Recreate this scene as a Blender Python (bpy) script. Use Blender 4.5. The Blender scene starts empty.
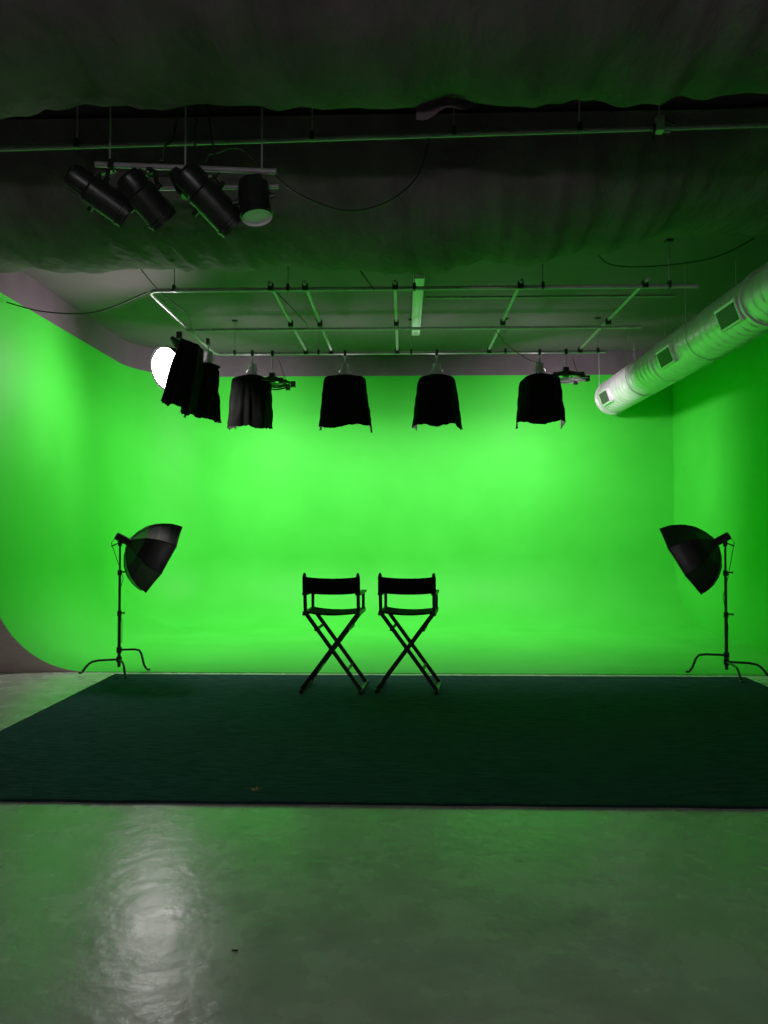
import bpy, bmesh, math, random
from mathutils import Vector, Matrix, noise
random.seed(4)
S = bpy.context.scene
V = Vector

# ------------------------------------------------------------------ materials
def base_mat(name, col, rough=0.6, metal=0.0, spec=0.5):
    m = bpy.data.materials.new(name); m.use_nodes = True
    b = m.node_tree.nodes['Principled BSDF']
    b.inputs['Base Color'].default_value = (*col, 1)
    b.inputs['Roughness'].default_value = rough
    b.inputs['Metallic'].default_value = metal
    b.inputs['Specular IOR Level'].default_value = spec
    return m, m.node_tree, b

def noisy(name, c1, c2, scale=4, rough=(0.5, 0.7), metal=0.0, bump=0.0, bscale=40, stretch=(1, 1, 1), detail=6, spec=0.5, lo=0.35, hi=0.65, bdist=0.01):
    m, nt, b = base_mat(name, c1, rough[0], metal, spec)
    N, L = nt.nodes, nt.links
    tc = N.new('ShaderNodeTexCoord'); mp = N.new('ShaderNodeMapping')
    mp.inputs['Scale'].default_value = stretch
    L.new(tc.outputs['Object'], mp.inputs['Vector'])
    n = N.new('ShaderNodeTexNoise'); n.inputs['Scale'].default_value = scale; n.inputs['Detail'].default_value = detail
    L.new(mp.outputs[0], n.inputs['Vector'])
    r = N.new('ShaderNodeValToRGB')
    r.color_ramp.elements[0].position = lo; r.color_ramp.elements[1].position = hi
    r.color_ramp.elements[0].color = (*c1, 1); r.color_ramp.elements[1].color = (*c2, 1)
    L.new(n.outputs['Fac'], r.inputs['Fac']); L.new(r.outputs['Color'], b.inputs['Base Color'])
    mr = N.new('ShaderNodeMapRange'); mr.inputs['From Min'].default_value = lo; mr.inputs['From Max'].default_value = hi
    mr.inputs['To Min'].default_value = rough[0]; mr.inputs['To Max'].default_value = rough[1]
    L.new(n.outputs['Fac'], mr.inputs['Value']); L.new(mr.outputs[0], b.inputs['Roughness'])
    if bump:
        n2 = N.new('ShaderNodeTexNoise'); n2.inputs['Scale'].default_value = bscale; n2.inputs['Detail'].default_value = 4
        L.new(mp.outputs[0], n2.inputs['Vector'])
        bp = N.new('ShaderNodeBump'); bp.inputs['Strength'].default_value = bump; bp.inputs['Distance'].default_value = bdist
        L.new(n2.outputs['Fac'], bp.inputs['Height']); L.new(bp.outputs[0], b.inputs['Normal'])
    return m

GREEN = noisy('chroma_green_paint', (0.046, 0.62, 0.036), (0.054, 0.67, 0.044), 1.5, (0.5, 0.6), spec=0.15)
CONC = noisy('polished_concrete', (0.38, 0.385, 0.345), (0.66, 0.66, 0.60), 4.5, (0.20, 0.34), bump=0.25, bscale=14, detail=14, lo=0.20, hi=0.82, spec=0.6)
CARPET = noisy('teal_carpet', (0.020, 0.050, 0.062), (0.046, 0.100, 0.120), 30, (0.95, 1.0), bump=0.9, bscale=70, stretch=(0.35, 2.2, 1), spec=0.05)
CARPET_EDGE = noisy('carpet_binding', (0.008, 0.022, 0.026), (0.014, 0.036, 0.040), 50, (0.9, 1.0), spec=0.05)
CEIL = noisy('black_ceiling_paint', (0.14, 0.086, 0.122), (0.165, 0.104, 0.148), 2, (0.7, 0.9), spec=0.2)
HEADER = noisy('grey_header_paint', (0.125, 0.078, 0.115), (0.155, 0.098, 0.142), 3, (0.7, 0.85), spec=0.2)
PLY = noisy('raw_plywood_end', (0.60, 0.44, 0.44), (0.70, 0.53, 0.53), 6, (0.7, 0.85), stretch=(1, 1, 6))
WALLD = noisy('dark_wall_paint', (0.14, 0.12, 0.14), (0.18, 0.16, 0.18), 3, (0.7, 0.9), spec=0.2)
DRAPE = noisy('black_drape_fabric', (0.115, 0.080, 0.100), (0.175, 0.122, 0.152), 3, (0.85, 1.0), bump=0.6, bscale=10, stretch=(1, .5, 1), spec=0.1, bdist=0.05)
SKIRT = noisy('black_skirt_fabric', (0.0015, 0.0015, 0.0015), (0.004, 0.004, 0.004), 9, (0.75, 0.9), bump=0.3, bscale=20, spec=0.05)
SOFT = noisy('softbox_nylon', (0.010, 0.010, 0.011), (0.018, 0.018, 0.019), 9, (0.35, 0.45), spec=0.4)
BLACK = noisy('black_metal', (0.008, 0.008, 0.008), (0.015, 0.015, 0.015), 20, (0.35, 0.5), spec=0.4)
PARBLK = noisy('black_par_enamel', (0.012, 0.011, 0.012), (0.02, 0.018, 0.02), 20, (0.3, 0.4), spec=0.6)
CANVAS = noisy('black_canvas', (0.003, 0.003, 0.003), (0.006, 0.006, 0.006), 60, (0.9, 1.0), bump=0.3, bscale=200, spec=0.05)
WOODB = noisy('black_lacquer_wood', (0.004, 0.004, 0.004), (0.008, 0.008, 0.008), 12, (0.4, 0.55), spec=0.3)
STEEL = noisy('galvanised_pipe', (0.40, 0.33, 0.40), (0.52, 0.44, 0.52), 14, (0.4, 0.6), metal=0.4)
DUCTM = noisy('spiral_duct_metal', (0.84, 0.68, 0.82), (0.94, 0.77, 0.92), 7, (0.28, 0.42), metal=0.45)
GRILLE = noisy('duct_grille', (0.05, 0.05, 0.05), (0.09, 0.09, 0.09), 20, (0.4, 0.6))
WHITEP = noisy('white_enamel', (0.78, 0.74, 0.78), (0.85, 0.81, 0.85), 20, (0.4, 0.6))
CABLE, _, _ = base_mat('rubber_cable', (0.012, 0.012, 0.012), 0.6)
CLOTHW = noisy('white_diffusion', (0.45, 0.45, 0.45), (0.5, 0.5, 0.5), 20, (0.8, 0.9))
LEAF = noisy('dry_leaf', (0.8, 0.16, 0.08), (0.9, 0.30, 0.15), 60, (0.7, 0.9))
DEBRIS = noisy('dark_debris', (0.01, 0.01, 0.01), (0.02, 0.02, 0.02), 60, (0.7, 0.9))
def glow(name, s):
    m, nt, b = base_mat(name, (0.9, 0.9, 0.9), 0.6)
    b.inputs['Emission Color'].default_value = (1.0, 0.92, 0.91, 1); b.inputs['Emission Strength'].default_value = s
    return m
GLOW = glow('lit_diffuser', 42.0); FILL_TUBE = glow('fill_tube', 3.0)  # tube glow serves only the added fill batten

# ------------------------------------------------------------------ mesh builder
class B:
    def __init__(s): s.bm = bmesh.new(); s.m = []
    def mi(s, mat):
        if mat not in s.m: s.m.append(mat)
        return s.m.index(mat)
    def face(s, vs, mat):
        try:
            f = s.bm.faces.new(vs); f.material_index = s.mi(mat); f.smooth = True; return f
        except ValueError: return None
    def poly(s, pts, mat): return s.face([s.bm.verts.new(p) for p in pts], mat)
    def grid(s, rows, mat, closed=False):
        vr = [[s.bm.verts.new(p) for p in r] for r in rows]
        for a, c in zip(vr[:-1], vr[1:]):
            n = len(a)
            for i in range(n if closed else n - 1):
                j = (i + 1) % n
                s.face([a[i], a[j], c[j], c[i]], mat)
        return vr
    def box(s, c, size, mat, R=None):
        c = V(c); h = V(size) / 2; vs = []
        for x in (-1, 1):
            for y in (-1, 1):
                for z in (-1, 1):
                    p = V((x * h.x, y * h.y, z * h.z))
                    if R is not None: p = R @ p
                    vs.append(s.bm.verts.new(c + p))
        for f in ((0, 1, 3, 2), (4, 6, 7, 5), (0, 4, 5, 1), (2, 3, 7, 6), (0, 2, 6, 4), (1, 5, 7, 3)):
            s.face([vs[i] for i in f], mat)
    def bar(s, p0, p1, w, t, mat, up=(0, 0, 1)):
        p0, p1 = V(p0), V(p1); d = (p1 - p0); L = d.length; z = d.normalized()
        u = V(up)
        if abs(z.dot(u)) > 0.95: u = V((0, 1, 0))
        x = u.cross(z).normalized(); y = z.cross(x)
        R = Matrix((x, y, z)).transposed()
        s.box((p0 + p1) / 2, (w, t, L), mat, R)
    def tube(s, pts, r, mat, n=10, cap=True):
        pts = [V(p) for p in pts]; rs = r if isinstance(r, (list, tuple)) else [r] * len(pts)
        rows = []; prev = None
        for i, p in enumerate(pts):
            a = pts[max(i - 1, 0)]; c = pts[min(i + 1, len(pts) - 1)]
            t = (c - a).normalized() if (c - a).length > 1e-9 else V((0, 0, 1))
            if prev is None:
                u = V((0, 0, 1)) if abs(t.z) < 0.9 else V((1, 0, 0))
                x = u.cross(t).normalized()
            else:
                x = (prev - t * prev.dot(t))
                x = x.normalized() if x.length > 1e-6 else V((1, 0, 0))
            prev = x; y = t.cross(x)
            rows.append([p + (x * math.cos(2 * math.pi * k / n) + y * math.sin(2 * math.pi * k / n)) * rs[i] for k in range(n)])
        vr = s.grid(rows, mat, True)
        if cap:
            s.face(list(reversed(vr[0])), mat); s.face(vr[-1], mat)
    def done(s, name, loc=(0, 0, 0), rz=0, angle=35, parent=None):
        bmesh.ops.recalc_face_normals(s.bm, faces=s.bm.faces)
        me = bpy.data.meshes.new(name); s.bm.to_mesh(me); s.bm.free()
        for m in s.m: me.materials.append(m)
        try: me.set_sharp_from_angle(angle=math.radians(angle))
        except Exception: pass
        o = bpy.data.objects.new(name, me); S.collection.objects.link(o)
        o.location = loc; o.rotation_euler = (0, 0, rz)
        if parent: o.parent = parent
        return o

def frame(d, up=(0, 0, 1)):
    z = V(d).normalized(); x = V(up).cross(z)
    x = x.normalized() if x.length > 1e-4 else V((1, 0, 0)); y = z.cross(x)
    return Matrix((x, y, z)).transposed()

def sag(a, c, drop, n=16, wob=0.0, sd=0):
    a, c = V(a), V(c)
    out = []
    for i in range(n + 1):
        t = i / n; p = a.lerp(c, t); p.z -= drop * 4 * t * (1 - t)
        if wob and 0 < i < n:
            q = noise.noise_vector(V((t * 4, sd * 3.1, 0))); p += q * wob
        out.append(p)
    return out

def add_lamp(parent, loc, aim, size, energy, col=(1, .97, .96), rect=None):
    L = bpy.data.lights.new('lamp', 'AREA'); L.shape = 'DISK'; L.size = size; L.energy = energy; L.color = col
    if rect: L.shape = 'RECTANGLE'; L.size, L.size_y = rect
    lo = bpy.data.objects.new('lamp', L); S.collection.objects.link(lo); lo.parent = parent
    lo.location = loc; lo.rotation_euler = V(aim).to_track_quat('-Z', 'Y').to_euler()

# ------------------------------------------------------------------ room shell
XL, XR, YB, YF, ZC = -4.62, 4.62, 12.6, -3.6, 4.5
def slab(name, c, size, mat):
    b = B(); b.box((0, 0, 0), size, mat); return b.done(name, c)
W = XR - XL; D = YB - YF
slab('floor', (0, (YB + YF) / 2, -0.1), (W + .4, D + .4, 0.2), CONC)
slab('ceiling', (0, (YB + YF) / 2, ZC + 0.1), (W + .4, D + .4, 0.2), CEIL)
slab('wall_back', (0, YB + 0.1, ZC / 2), (W + .4, 0.2, ZC), WALLD)
slab('wall_front', (0, YF - 0.1, ZC / 2), (W + .4, 0.2, ZC), WALLD)
slab('wall_left', (XL - 0.1, (YB + YF) / 2, ZC / 2), (0.2, D, ZC), WALLD)
slab('wall_right', (XR + 0.1, (YB + YF) / 2, ZC / 2), (0.2, D, ZC), WALLD)

# ------------------------------------------------------------------ cyclorama
cx0, cx1, cy0, cy1, ct = -4.4, 4.5, 7.78, 12.4, 4.10
rc, r = 1.12, 1.06
path = []
for i in range(13): path.append((V((cx0, cy0 + (cy1 - rc - cy0) * i / 12, 0)), V((1, 0, 0))))
for i in range(1, 17):
    a = math.pi - i / 16 * math.pi / 2
    path.append((V((cx0 + rc + rc * math.cos(a), cy1 - rc + rc * math.sin(a), 0)), V((-math.cos(a), -math.sin(a), 0))))
for i in range(1, 25): path.append((V((cx0 + rc + (cx1 - cx0 - rc) * i / 24, cy1, 0)), V((0, -1, 0))))
b = B()
FZ = 0.006
prof = [(0, ct), (0, 3.1), (0, 2.1), (0, r + FZ)] + [(r - r * math.cos(t * math.pi / 2 / 20), r + FZ - r * math.sin(t * math.pi / 2 / 20)) for t in range(1, 21)]
rows = [[p + n * d + V((0, 0, z)) for d, z in prof] for p, n in path]
b.grid(rows, GREEN)
b.grid([[p + V((0, 0, ct)), p - n * 0.0 + V((0, 0, ZC - 0.002))] for p, n in path], HEADER)
b.poly([(cx0 + r, cy0, FZ), (cx1, cy0, FZ), (cx1, cy1 - r, FZ), (cx0 + r + .06, cy1 - r, FZ), (cx0 + r, cy1 - r - .06, FZ)], GREEN)
b.poly([(cx0 + r, cy0, FZ), (cx0 + r, cy0, 0.0005), (cx1, cy0, 0.0005), (cx1, cy0, FZ)], GREEN)
b.poly([(cx1, cy0, 0.001), (cx1, cy1, 0.001), (cx1, cy1, ct), (cx1, cy0, ct)], GREEN)
b.poly([(cx1, cy0, ct), (cx1, cy1, ct), (cx1, cy1, ZC - .002), (cx1, cy0, ZC - .002)], HEADER)
pr = [V((cx0 + d, cy0, z)) for d, z in prof]
b.poly([V((cx0 - .18, cy0, 0.0005)), V((cx0 + r, cy0, 0.0005))] + list(reversed(pr)) + [V((cx0, cy0, ZC - .002)), V((cx0 - .18, cy0, ZC - .002))], PLY)
b.poly([(cx1, cy0, 0.001), (cx1 + .1, cy0, 0.001), (cx1 + .1, cy0, ZC - .002), (cx1, cy0, ZC - .002)], PLY)
b.done('green_screen_cyclorama')

# ------------------------------------------------------------------ carpet
b = B()
X0, X1, Y0, Y1 = -2.98, 3.46, 4.07, 7.62
nx, ny = 60, 40
rows = [[V((X0 + (X1 - X0) * i / nx, Y0 + (Y1 - Y0) * j / ny + 0.012 * noise.noise(V((i * .35, j * 3, 0))) * (j in (0, ny)), 0.014 + 0.003 * noise.noise(V((i * .2, j * .2, 1))))) for i in range(nx + 1)] for j in range(ny + 1)]
b.grid(rows, CARPET)
for e in ([rows[0][i] for i in range(nx + 1)], [rows[-1][i] for i in range(nx + 1)], [rows[j][0] for j in range(ny + 1)], [rows[j][-1] for j in range(ny + 1)]):
    b.grid([e, [V((p.x, p.y, 0.001)) for p in e]], CARPET_EDGE)
    b.tube([V((p.x, p.y, 0.010)) for p in e], 0.006, CARPET_EDGE, 6)
b.done('area_rug')

b = B()
for k in range(5):
    a = k * 1.26 + .3
    b.poly([V((0, 0, 0)), V((math.cos(a - .35) * .016, math.sin(a - .35) * .016, .004)), V((math.cos(a) * .042, math.sin(a) * .042, .009)), V((math.cos(a + .35) * .016, math.sin(a + .35) * .016, .002))], LEAF)
b.done('dry_leaf', (-0.84, 4.24, 0.019))
b = B()
b.grid([[V((-.012 + .008 * i, (-.006 + .006 * j) * (1 - abs(i - 1.5) * .3), .004 * (1 - abs(j - 1)) + .001)) for i in range(4)] for j in range(3)], DEBRIS)
b.done('floor_debris', (-0.60, 2.66, 0.001))

# ------------------------------------------------------------------ director chairs (backrest is on +y)
def chair(loc, rz):
    b = B()
    w, d, zs = .246, .20, .735
    wf = .272
    for y in (-d, d):
        s = 1 if y < 0 else -1
        b.bar((-wf, y + .012 * s, .03), (w - .01, y + .012 * s, zs - .02), .036, .020, WOODB, (0, 1, 0))
        b.bar((wf, y - .012 * s, .03), (-w + .01, y - .012 * s, zs - .02), .036, .020, WOODB, (0, 1, 0))
        b.tube([(0, y - .03, .385), (0, y + .03, .385)], .010, BLACK, 8)
    for x in (-1, 1):
        b.bar((x * wf, -d - .05, .018), (x * wf, d + .05, .018), .034, .034, WOODB)
        b.bar((x * w, -d - .04, zs - .012), (x * w, d + .04, zs - .012), .034, .036, WOODB)
        b.bar((x * w, -d + .02, zs - .02), (x * w, -d + .02, .895), .028, .022, WOODB, (0, 1, 0))
        b.bar((x * w, d - .02, zs - .02), (x * w, d + .03, 1.08), .030, .024, WOODB, (0, 1, 0))
        b.box((x * w, -.01, .900), (.050, .46, .020), WOODB)
        b.tube([(x * w, d + .03, 1.08), (x * w, d + .032, 1.095)], [.015, .008], WOODB, 8)
    for (x, z) in ((-.14, .20), (.14, .20), (-.15, .57), (.15, .57)):
        b.bar((x, -d, z), (x, d, z), .02, .02, WOODB)
    rows = []
    for i in range(17):
        t = i / 16 * 2 - 1
        rows.append([V((t * w, -d - .01 + j / 6 * (2 * d + .02), zs + .008 - .022 * (1 - t * t))) for j in range(7)])
    b.grid(rows, CANVAS)
    b.grid([[p - V((0, 0, .016)) for p in rr] for rr in rows], CANVAS)
    b.grid([[rr[0], rr[0] - V((0, 0, .016))] for rr in rows], CANVAS)
    b.grid([[rr[-1], rr[-1] - V((0, 0, .016))] for rr in rows], CANVAS)
    for off in (0, .012):
        rows = []
        for i in range(17):
            t = i / 16 * 2 - 1
            zb = .910 + .012 * (1 - t * t) * (-1)
            rows.append([V((t * (w + .012), d + .005 + off + .035 * (1 - t * t), zb + (1.060 - .014 * (1 - t * t) - zb) * j / 5)) for j in range(6)])
        b.grid(rows, CANVAS)
    for sx in (-1, 1):
        b.tube([(sx * w, d + .015, .910), (sx * w, d + .028, 1.060)], .021, CANVAS, 10)
    return b.done('director_chair', loc, rz)
chair((-0.64, 6.97, 0.016), math.radians(180 - 4))
chair((0.058, 6.99, 0.016), math.radians(180 - 6))

# ------------------------------------------------------------------ softboxes on C-stands
def softbox_stand(loc, headz, aim, legs, base_h=.27):
    b = B()
    b.tube([(0, 0, .05), (0, 0, .62)], .0175, BLACK, 12)
    b.tube([(0, 0, .60), (0, 0, 1.05)], .014, BLACK, 12)
    b.tube([(0, 0, 1.03), (0, 0, headz + .02)], .011, BLACK, 12)
    for z in (.62, 1.05):
        b.tube([(0, 0, z - .035), (0, 0, z + .02)], .024, BLACK, 12)
        b.tube([(0, 0, z), (.05, -.02, z)], .008, BLACK, 8); b.box((.055, -.022, z), (.012, .03, .02), BLACK)
    for k, (a, L, h) in enumerate(legs):
        c, s_ = math.cos(a), math.sin(a)
        pts = [(0, 0, h)] + [(c * t, s_ * t, h) for t in (.05, L * .6)] + [(c * L * .78, s_ * L * .78, h - .012), (c * L * .86, s_ * L * .86, h * .78), (c * L * .97, s_ * L * .97, .06), (c * (L + .02), s_ * (L + .02), .014)]
        b.tube(pts, .0125, BLACK, 8)
        b.tube([(c * (L + .02), s_ * (L + .02), .012), (c * (L + .055), s_ * (L + .055), .012)], .012, BLACK, 8)
        b.tube([(0, 0, h - .03), (0, 0, h + .03)], .028, BLACK, 12)
    d = V(aim).normalized(); R = frame(d); H = V((0, 0, headz))
    b.tube([H - V((0, 0, .06)), H + V((0, 0, .05))], .022, BLACK, 12)
    b.tube([H + R @ V((-.05, 0, 0)), H + R @ V((.05, 0, 0))], .025, BLACK, 12)
    b.tube([H + V((0, 0, -.02)), H - V((d.x, d.y, 0)) * .10 + V((0, 0, -.06))], .007, BLACK, 8)
    B0 = H + V((0, 0, .03))
    b.tube([B0 - d * .05, B0 - d * .04, B0 + d * .10, B0 + d * .11], [.03, .042, .042, .055], BLACK, 16)
    b.tube([B0 + d * .10, B0 + d * .13], .075, BLACK, 16)
    n = 8; C = B0 + d * .11
    secs = [(0, .075), (.03, .16), (.09, .265), (.17, .345), (.26, .395), (.33, .415), (.37, .42)]
    rows = []
    for z, rr in secs:
        row = []
        for k in range(n * 4):
            kk = k / 4; a0 = math.pi / 8 + math.floor(kk) * math.pi / 4; f = kk - math.floor(kk)
            p = V((math.cos(a0), math.sin(a0), 0)).lerp(V((math.cos(a0 + math.pi / 4), math.sin(a0 + math.pi / 4), 0)), f) * rr
            p *= 1 - .035 * math.sin(f * math.pi)
            row.append(C + R @ V((p.x, p.y, z)))
        rows.append(row)
    b.grid(rows, SOFT, True)
    for k in range(n):
        b.tube([rows[i][k * 4] for i in range(len(secs))], .006, BLACK, 6)
    b.tube(rows[-1] + [rows[-1][0]], .010, BLACK, 6)
    off = R @ V((0, 0, -.05))
    vs = [b.bm.verts.new(C + R @ V((0, 0, .37)) + (p - C - R @ V((0, 0, .37))) * .985 + off) for p in rows[-1]]
    b.face(vs, CLOTHW)
    cb = [B0 - d * .04, B0 - d * .10 - V((0, 0, .10)), V((.03, .02, headz - .4)), V((-.02, .02, .8)), V((.025, .01, .5)), V((.02, .02, .3))]
    b.tube(cb, .004, CABLE, 6)
    return b.done('softbox_on_stand', loc, 0, angle=14)
softbox_stand((-2.99, 7.75, 0.012), 1.38, (.74, .42, -.46), [(math.radians(200), .34, .13), (math.radians(-60), .36, .13), (math.radians(15), .26, .23)])
softbox_stand((3.33, 7.74, 0.016), 1.38, (-.74, .40, -.50), [(math.radians(-18), .36, .13), (math.radians(-95), .38, .13), (math.radians(168), .34, .20)])

# ------------------------------------------------------------------ pipe grid over the set
b = B()
zp = 4.02; pr = .021
GX0, GX1, GY1, GY2 = -2.68, 2.86, 7.65, 10.45
def arc(cx, cy, rr, a0, a1, n=6): return [(cx + rr * math.cos(math.radians(a0 + (a1 - a0) * i / n)), cy + rr * math.sin(math.radians(a0 + (a1 - a0) * i / n)), zp) for i in range(n + 1)]
b.tube([(3.05, GY1, zp)] + arc(GX0 + .12, GY1 + .12, .12, 270, 180) + arc(GX0 + .12, GY2 - .12, .12, 180, 90) + [(GX1, GY2, zp)], pr, STEEL, 10)
b.tube([(GX0, 9.02, zp - .045), (2.9, 9.02, zp - .045)], .018, STEEL, 10)
b.tube([(.25, 8.15, zp + .06), (3.0, 8.15, zp + .06)], .014, STEEL, 10)
for x in (-1.38, -1.02, -.08, 1.22, 2.5):
    b.tube([(x, GY1 - .1, zp + .042), (x, GY2 + .15, zp + .042)], .018, STEEL, 10)
    for y in (GY1, GY2, 9.02):
        b.box((x, y, zp + .02), (.06, .06, .075), BLACK)
for x in (-2.4, -1.2, 0.12, 1.45, 2.75):
    for y in (GY1, GY2):
        b.tube([(x, y, zp), (x, y, ZC - .002)], .006, STEEL, 6)
        b.box((x, y, zp + .015), (.03, .06, .07), BLACK)
        b.box((x, y, ZC - .012), (.07, .07, .018), BLACK)
b.done('lighting_pipe_grid')

def batten(loc, L=2.5, tube=WHITEP, R=None, gap=.04):
    b = B(); R = R or Matrix.Identity(3)
    b.box(R @ V((0, 0, .03)), (.13, L, .05), WHITEP, R)
    for x in (-gap, gap):
        b.tube([R @ V((x, -L / 2 + .03, -.012)), R @ V((x, L / 2 - .03, -.012))], .013, tube, 10)
    for y in (-L / 2 + .02, L / 2 - .02): b.box(R @ V((0, y, -.005)), (.12, .03, .05), WHITEP, R)
    return b.done('fluorescent_batten', loc)  # shared by the ceiling fixture and the added fill light
batten((.19, 9.75, ZC - .056))
# unseen fill light added behind the photographer, shaped as a wall batten
RW = Matrix(((0, 1, 0), (0, 0, -1), (-1, 0, 0)))
o = batten((0.0, YF + .06, 2.9), 2.4, FILL_TUBE, RW)
add_lamp(o, (0, .09, 0), (0, 1, -.04), 1, 38, (1, .97, .985), rect=(2.3, .12))

# ------------------------------------------------------------------ hanging skirted lanterns
def lantern(x, y, zt=3.70, h=.76, w=.33, rz=0.0, seed=0, tilt=(0, 0), power=60, down=25, flare=.04, aim=(0, .8, -.6), opening=(62, 62), up_fill=1.4):
    b = B()
    T = Matrix.Rotation(tilt[0], 3, 'Y') @ Matrix.Rotation(tilt[1], 3, 'X')
    top = V((0, 0, zp - zt))
    b.box(top + V((0, 0, -.005)), (.035, .07, .085), BLACK)
    b.tube([top + V((0, .03, -.03)), top + V((0, .07, -.05))], .006, BLACK, 6)
    b.tube([top, (0, 0, .10)], .012, STEEL, 8)
    b.tube([T @ V((0, 0, .17)), T @ V((0, 0, .16)), T @ V((0, 0, .02)), T @ V((0, 0, 0))], [.03, .055, .06, .09], STEEL, 16)
    for s in (-1, 1):
        b.bar((0, 0, .20), T @ V((s * .09, 0, .05)), .02, .006, BLACK)
    N = 84; rows = []
    a0, a1 = math.radians(90 + opening[0]), math.radians(450 - opening[1])
    def sq(a, p=5.0):
        c, s_ = math.cos(a), math.sin(a)
        return 1 / ((abs(c) ** p + abs(s_) ** p) ** (1 / p))
    secs = [(0.0, .10, 0), (-.02, .16, .1), (-.05, w * .78, .3), (-.08, w * .88, .6)] + [(-.08 - (h - .08) * k / 10, w * .89 + flare * k / 10, 1) for k in range(1, 11)]
    for z, rr, f in secs:
        row = []
        for k in range(N + 1):
            a = a0 + (a1 - a0) * k / N
            t = -z / h
            fold = noise.noise(V((math.cos(a) * 2.2, math.sin(a) * 2.2, seed * 5.3 + z * .8))) * .07 * t
            fine = noise.noise(V((a * 5, seed, z * 2.0))) * .03 * f + noise.noise(V((a * 2, z * 9, seed + 3))) * .016 * f
            rad = rr * sq(a + rz) * (1 if rr > .17 else 1 / max(sq(a + rz), 1) ** .6) + fold + fine
            zz = z
            if t > .7: zz += (noise.noise(V((a * 1.6, seed * 2.2, 0))) * .07 + noise.noise(V((a * 6, seed, 5))) * .015) * (t - .7) / .3
            row.append(T @ V((math.cos(a) * rad, math.sin(a) * rad, zz)))
        rows.append(row)
    b.grid(rows, SKIRT)
    b.tube([p + V((0, 0, -.002)) for p in rows[-1]], .006, SKIRT, 5)
    o = b.done('skirted_studio_light', (x, y, zt), 0, angle=60)
    add_lamp(o, T @ V((0, .08, -.30)), aim, .26, power)
    add_lamp(o, T @ V((0, .04, -.38)), (0, .1, -1), .26, down)
    if up_fill: add_lamp(o, T @ V((0, .22, .02)), (0, -.45, 1), .12, up_fill)   # added uplight to take the green cast off the ceiling
    return o
lantern(-2.14, 10.42, w=.27, seed=1, rz=.12, power=36, down=27, aim=(-.6, .6, -.7))
lantern(-.82, 10.45, w=.33, seed=2, rz=-.08, power=18, down=26, flare=.07, aim=(-.45, .55, -.85))
lantern(.48, 10.45, w=.28, seed=3, rz=.06, power=18, down=26, flare=.07, aim=(.2, .55, -.85))
lantern(1.93, 10.45, w=.28, seed=7, rz=-.04, power=40, down=31, h=.72, flare=.05, aim=(.5, .65, -.65), opening=(62, 84))
lantern(-2.60, 9.75, zt=3.72, w=.17, seed=9, rz=.3, tilt=(.08, 0), power=18, down=12, h=.74, aim=(-.35, .75, -.75), opening=(95, 40), up_fill=0)

# lit softbox at the near left corner of the grid
b = B()
top = V((0, 0, zp)) ; hd = V((-.02, 0, 3.80))
b.box(top + V((0, 0, -.005)), (.07, .035, .085), BLACK)
b.tube([top, hd + V((.03, 0, .03))], .012, STEEL, 8)
b.tube([V((-.10, .0, 3.98)), V((-.04, 0, 3.92)), V((.03, .02, 3.84))], [.03, .05, .06], BLACK, 12)
d = V((-.50, -.80, -.30)).normalized(); R = frame(d); C = V((-.11, 0.02, 3.59))
rows = []
for z, rr in ((-.20, .06), (-.15, .16), (-.06, .255), (.04, .28), (.09, .285)):
    rows.append([C + R @ V((math.cos(2 * math.pi * k / 32) * rr, math.sin(2 * math.pi * k / 32) * rr, z)) for k in range(32)])
b.grid(rows, SKIRT, True)
rows = []
for z, rr in ((.06, .27), (.10, .24), (.135, .165), (.15, .08), (.155, .004)):
    rows.append([C + R @ V((math.cos(2 * math.pi * k / 32) * rr, math.sin(2 * math.pi * k / 32) * rr, z)) for k in range(32)])
b.grid(rows, GLOW, True)
rows = []
for j in range(14):
    t = j / 13; row = []
    for k in range(49):
        a = math.radians(-150 + 260 * k / 48)
        rad = .12 + .07 * t + noise.noise(V((a * 2.5, 3, t * 1.5))) * .05 * (0.3 + t)
        q = 1 / ((abs(math.cos(a)) ** 4 + abs(math.sin(a)) ** 4) ** .25)
        row.append(V((.21 - .17 * t + math.cos(a) * rad * q, -.14 + math.sin(a) * rad * q * 1.6, 3.86 - .82 * t - .05 * math.cos(a) + noise.noise(V((a * 2, 8, 0))) * .06 * t)))
    rows.append(row)
b.grid(rows, SKIRT)
b.grid([[V((.12, -.06, 3.93))] * 49, [p.copy() for p in rows[0]]], SKIRT)
bmesh.ops.remove_doubles(b.bm, verts=b.bm.verts, dist=.0002)
o = b.done('lit_studio_softbox', (-2.88, 9.40, 0), 0, angle=60)
add_lamp(o, C + d * .19, (-.3, -.1, -.95), .40, 14, (1, .95, .94))

def coil(loc, R0, seed):
    b = B()
    for k in range(4):
        pts = []
        for i in range(41):
            a = 2 * math.pi * i / 40
            q = noise.noise_vector(V((math.cos(a) * 1.5, math.sin(a) * 1.5, seed + k * 2.0)))
            pts.append(V((math.cos(a) * (R0 - .03 * k), math.sin(a) * (R0 - .03 * k), .014 * k)) + q * .025)
        pts[-1] = pts[0]
        b.tube(pts, .012, CABLE, 6)
    for a in (0, .9, 2.2, 3.14, 4.0, 5.3):
        b.tube([(math.cos(a) * R0, math.sin(a) * R0, .02), (0, 0, .12)], .008, BLACK, 6)
        b.box((math.cos(a) * R0, math.sin(a) * R0, .0), (.06, .06, .08), BLACK)
    b.tube([(0, 0, .05), (0, 0, zp - loc[2])], .009, STEEL, 8)
    b.box((0, 0, .09), (.08, .08, .14), BLACK)
    b.box((0, 0, zp - loc[2]), (.035, .07, .08), BLACK)
    b.tube(sag((R0, 0, .02), (.1, 0, zp - loc[2] - .1), .12), .005, CABLE, 6)
    return b.done('hanging_cable_coil', loc)
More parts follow.
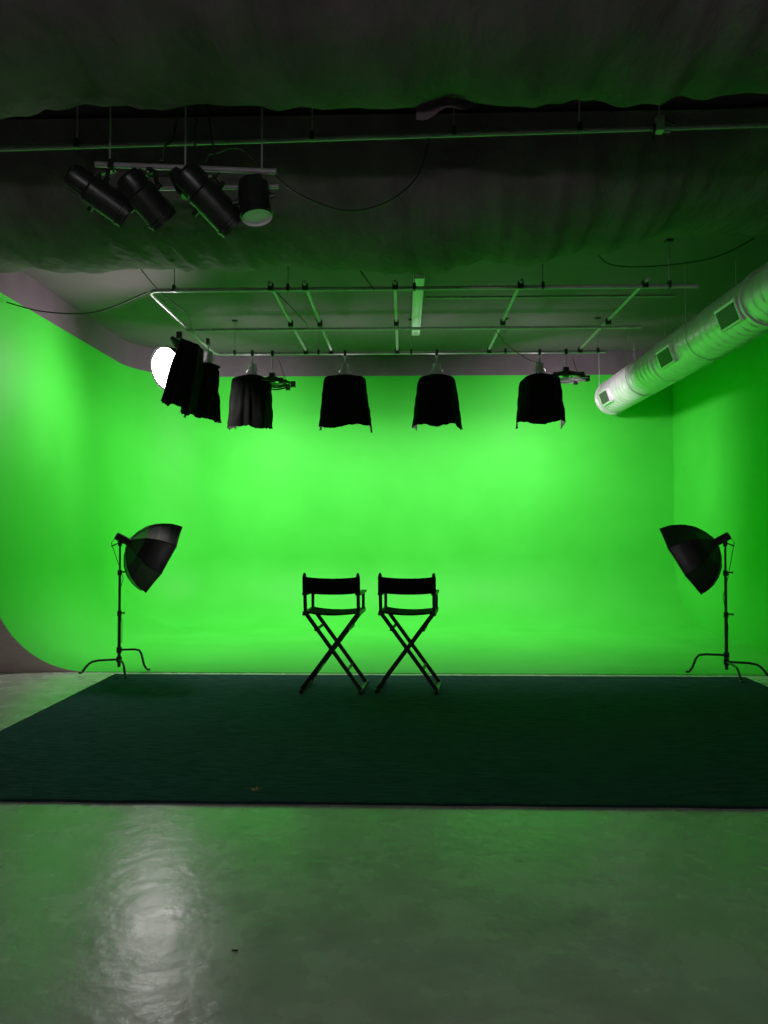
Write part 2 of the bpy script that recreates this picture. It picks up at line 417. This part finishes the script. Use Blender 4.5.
coil((-1.86, 10.45, 3.58), .30, 1)
coil((2.30, 10.45, 3.64), .30, 5)

# ------------------------------------------------------------------ drapes
def drape(name, prof, x0, x1, seed, rise=None, amp=1.0):
    b = B(); NX = 280; rows = []
    NP = 44
    def pp(t):
        f = t * (len(prof) - 1); i = min(int(f), len(prof) - 2); f -= i
        p0 = V(prof[max(i - 1, 0)]); p1 = V(prof[i]); p2 = V(prof[i + 1]); p3 = V(prof[min(i + 2, len(prof) - 1)])
        return .5 * ((2 * p1) + (p2 - p0) * f + (2 * p0 - 5 * p1 + 4 * p2 - p3) * f * f + (3 * p1 - p0 - 3 * p2 + p3) * f ** 3)
    for j in range(NP + 1):
        t = j / NP; y, z = pp(t)
        m = math.sin(math.pi * t) ** .6
        row = []
        for i in range(NX + 1):
            x = x0 + (x1 - x0) * i / NX
            w = noise.noise(V((x * .7, t * .6, seed))) * .06 + noise.noise(V((x * 2.6 + t * .8, t * .8, seed + 4))) * .06 + abs(noise.noise(V((x * 4.5 - t * 1.2, t * 1.2, seed + 9)))) * .07
            zz = z + w * m * amp
            if rise: zz += rise(x) * m
            row.append(V((x, y + noise.noise(V((x * .9, t, seed + 20))) * .05 * m, min(zz, ZC - .01))))
        rows.append(row)
    b.grid(rows, DRAPE)
    return b.done(name, angle=80)
def rise1(x):
    t = max(0, min(1, (x - .9) / 2.3)); return .32 * t * t * (3 - 2 * t)
drape('ceiling_drape', [(5.12, 4.42), (5.32, 4.14), (5.75, 3.90), (6.3, 3.83), (6.8, 3.92), (7.15, 4.13), (7.35, 4.44)], -4.35, 4.4, 2.0, rise1)
drape('ceiling_drape', [(2.9, 4.44), (3.1, 4.1), (3.5, 3.92), (3.95, 3.90), (4.3, 3.99), (4.5, 4.16), (4.60, 4.44)], -4.35, 4.4, 11.0)
b = B()
rows = []
for j in range(6):
    rows.append([V((.08 + .5 * i / 14, 4.32 + .02 * math.sin(i * .9), 4.05 - (.02 + .10 * (1 - i / 14) ** 1.5 + .01 * math.sin(i)) * j / 5)) for i in range(15)])
b.grid(rows, DRAPE); b.done('drape_flap', angle=80)

b = B()
zt = lambda x: 4.19 + .018 * x
b.tube([(-4.3, 4.99, zt(-4.3)), (4.4, 4.99, zt(4.4))], .015, STEEL, 10)
for x in (-3.2, -2.25, -.62, .35, 1.2, 2.6, 3.7):
    b.tube([(x, 4.99, zt(x)), (x, 4.99, ZC - .002)], .006, STEEL, 6)
    b.box((x, 4.99, zt(x) + .02), (.03, .045, .06), BLACK)
b.done('drape_track_pipe')
b = B()
b.box((0, 0, 0), (.05, .06, .10), STEEL)
b.tube([(0, 0, -.04), (.0, 0, .22)], .006, STEEL, 6)
b.tube([(-.07, 0, -.03), (.07, 0, -.05)], .009, STEEL, 8)
b.tube([(.03, 0, .04), (.10, -.03, -.02)], .008, BLACK, 8)
b.tube([(-.03, 0, .0), (-.05, -.03, -.12)], .008, BLACK, 8)
b.done('pipe_clamp', (1.72, 4.94, 4.22))

# ------------------------------------------------------------------ par cans on a bar
def par(P, d, L, rad, lens=False, yoke_to=None):
    R = frame(d); d = V(d).normalized(); n = 24
    def ring(z, rr): return [V(P) + R @ V((math.cos(2 * math.pi * k / n) * rr, math.sin(2 * math.pi * k / n) * rr, z)) for k in range(n)]
    secs = [(-.5 * L, rad * .55), (-.47 * L, rad * .78), (-.40 * L, rad * .86), (-.18 * L, rad * .86), (-.15 * L, rad), (.38 * L, rad), (.39 * L, rad * 1.08), (.43 * L, rad * 1.08), (.435 * L, rad), (.5 * L, rad)]
    vr = pb.grid([ring(z, rr) for z, rr in secs], PARBLK, True)
    pb.face(vr[0], PARBLK)
    iv = pb.grid([ring(.5 * L, rad * .985), ring((.44 if lens else .30) * L, rad * .95)], WHITEP if lens else BLACK, True)
    pb.face(iv[-1], WHITEP if lens else GRILLE)
    for k in range(6):
        a = k * math.pi / 3
        pb.bar(V(P) + R @ V((math.cos(a) * rad * .88, math.sin(a) * rad * .88, -.42 * L)), V(P) + R @ V((math.cos(a) * rad * .88, math.sin(a) * rad * .88, -.2 * L)), .012, .012, PARBLK)
    x = V((1, 0, 0)); x = (x - d * x.dot(d)).normalized() if abs(x.dot(d)) < .9 else R @ V((1, 0, 0))
    Q = V(yoke_to)
    for s in (-1, 1):
        e = V(P) + x * s * (rad + .012)
        m = V((e.x * .6 + Q.x * .4, e.y * .6 + Q.y * .4, Q.z - .05))
        pb.bar(e, m, .028, .006, PARBLK)
        pb.bar(m, Q - V((0, 0, .045)), .028, .006, PARBLK)
        pb.tube([e - x * s * .01, e + x * s * .03], .018, PARBLK, 8)
    pb.tube([Q - V((0, 0, .05)), Q + V((0, 0, .02))], .016, PARBLK, 8)
    pb.box(Q, (.04, .06, .06), PARBLK)
pb = B()
by = 4.78
bar0, bar1 = V((-2.03, by, 3.92)), V((-.82, by - .05, 3.83))
pb.tube([bar0, bar1], .018, STEEL, 12)
pb.tube([bar0 + V((.32, .08, -.13)), bar1 + V((.0, .08, -.06))], .014, STEEL, 12)
for t in (.08, .5, .92):
    p = bar0.lerp(bar1, t); pb.tube([p, (p.x, p.y, ZC - .004)], .006, STEEL, 6)
par((-2.00, by - .02, 3.71), (.66, .40, -.42), .42, .096, yoke_to=(-1.92, by, 3.91))
par((-1.69, by - .02, 3.68), (.40, .40, -.46), .36, .102, yoke_to=(-1.66, by, 3.89))
par((-1.27, by - .02, 3.67), (.50, .34, -.48), .46, .106, yoke_to=(-1.33, by, 3.87))
par((-.97, by - .03, 3.66), (.14, -.10, -.76), .27, .100, lens=True, yoke_to=(-.95, by, 3.84))
pb.tube([(-1.50, by, 3.86), (-1.43, by, 3.77), (-1.40, by, 3.72)], [.05, .075, .065], PARBLK, 12)
for k, (a, c, s_) in enumerate([((-1.83, by, 3.93), (-1.4, by, 3.92), .10), ((-1.5, by, 3.90), (-1.12, by, 3.93), .14), ((-1.3, by, 3.93), (-.9, by, 3.86), -.12), ((-1.6, by, 3.95), (-1.45, by, 4.35), .05), ((-1.35, by, 3.9), (-1.37, by, 4.35), .04), ((-1.2, by, 3.9), (-1.3, by, 4.35), .06)]):
    pb.tube(sag(a, c, s_, 14, .03, k), .007, CABLE, 6)
pb.done('par_can_light_bar')

# ------------------------------------------------------------------ loose cables
def cable(pts, rr=.006):
    b = B(); out = []
    P = [V(p) for p in pts]
    for i in range(len(P) - 1):
        p0 = P[max(i - 1, 0)]; p1 = P[i]; p2 = P[i + 1]; p3 = P[min(i + 2, len(P) - 1)]
        for k in range(8):
            f = k / 8
            out.append(.5 * ((2 * p1) + (p2 - p0) * f + (2 * p0 - 5 * p1 + 4 * p2 - p3) * f * f + (3 * p1 - p0 - 3 * p2 + p3) * f ** 3))
    out.append(P[-1]); b.tube(out, rr, CABLE, 6); return b.done('power_cable')
cable([(-.85, 4.78, 3.84), (-.68, 4.8, 3.71), (-.38, 4.85, 3.62), (-.1, 4.9, 3.70), (.1, 4.95, 3.90), (.18, 4.98, 4.17)])
cable([(-4.38, 8.0, 4.02), (-3.9, 7.9, 3.88), (-3.3, 7.8, 3.84), (-2.7, 7.66, 4.0)], .008)
cable([(-2.95, 7.75, 4.49), (-2.75, 8.2, 4.2), (-2.55, 8.6, 4.05), (-2.66, 9.2, 4.0)])
cable([(-.3, 7.64, 4.0), (-.45, 7.6, 4.2), (-.55, 7.7, 4.3), (-.6, 7.9, 4.49)])
cable([(1.1, 9.0, 3.98), (1.35, 9.4, 3.84), (1.7, 9.9, 3.78), (1.93, 10.4, 3.85)])
cable([(1.9, 7.45, 4.40), (2.1, 7.5, 4.2), (2.6, 7.5, 4.18), (3.2, 7.6, 4.3), (3.6, 7.6, 4.49)])
cable([(-1.38, 7.6, 4.04), (-1.2, 7.9, 3.9), (-1.1, 8.5, 3.86), (-1.3, 9.0, 3.97)])

# ------------------------------------------------------------------ spiral duct
b = B(); DR = .265; y0, y1 = 5.6, 12.05; pitch = .15; DZ = 3.66
NY = 430; NA = 40; rows = []
for j in range(NY + 1):
    y = y0 + (y1 - y0) * j / NY; row = []
    for k in range(NA):
        a = 2 * math.pi * k / NA
        ph = ((y / pitch) + k / NA) % 1
        rr = DR + (.013 * math.sin(min(ph / .25, 1) * math.pi) if ph < .25 else 0)
        row.append(V((math.cos(a) * rr, y, math.sin(a) * rr)))
    rows.append(row)
b.grid(rows, DUCTM, True)
for y in (y1, 9.4, 6.9):
    b.tube([(0, y - .03, 0), (0, y - .029, 0), (0, y + .02, 0), (0, y + .021, 0)], [DR + .001, DR + .018, DR + .018, DR + .001], DUCTM, 40, cap=False)
b.poly([V((math.cos(2 * math.pi * k / 40) * DR, y1 - .01, math.sin(2 * math.pi * k / 40) * DR)) for k in range(40)], DUCTM)
b.poly([V((math.cos(2 * math.pi * k / 40) * DR, y0 + .01, math.sin(2 * math.pi * k / 40) * DR)) for k in range(40)], DUCTM)
for y in (7.15, 8.85, 11.5):
    a = math.radians(200); n = V((math.cos(a), 0, math.sin(a))); t = V((-math.sin(a), 0, math.cos(a)))
    R = Matrix((t, V((0, 1, 0)), n)).transposed(); c = V((0, y, 0))
    b.box(c + n * (DR + .008), (.22, .44, .05), DUCTM, R)
    b.box(c + n * (DR + .034), (.17, .38, .006), GRILLE, R)
    for k in range(6):
        b.box(c + n * (DR + .039) + t * (-.07 + .028 * k), (.005, .37, .010), BLACK, R)
for y in (6.0, 8.2, 10.4, 11.8):
    for s in (-1, 1): b.tube([(s * (DR + .012), y, 0), (s * (DR + .012), y, ZC - DZ - .003)], .004, STEEL, 6)
    b.tube([(math.cos(math.radians(a)) * (DR + .012), y, math.sin(math.radians(a)) * (DR + .012)) for a in range(180, 361, 12)], .005, STEEL, 6)
b.done('spiral_air_duct', (3.40, 0, DZ), angle=50)

# ------------------------------------------------------------------ camera
cam = bpy.data.cameras.new('camera'); co = bpy.data.objects.new('camera', cam); S.collection.objects.link(co)
cam.sensor_fit = 'VERTICAL'; cam.sensor_height = 36; cam.lens = 26.0; cam.clip_end = 60
co.location = (0, 0, 1.5); co.rotation_euler = (math.radians(90 + 1.42), 0, math.radians(1.47))
S.camera = co
w = bpy.data.worlds.new('world'); S.world = w; w.use_nodes = True
w.node_tree.nodes['Background'].inputs['Color'].default_value = (0, 0, 0, 1)
S.view_settings.view_transform = 'Standard'
S.view_settings.gamma = 1.16
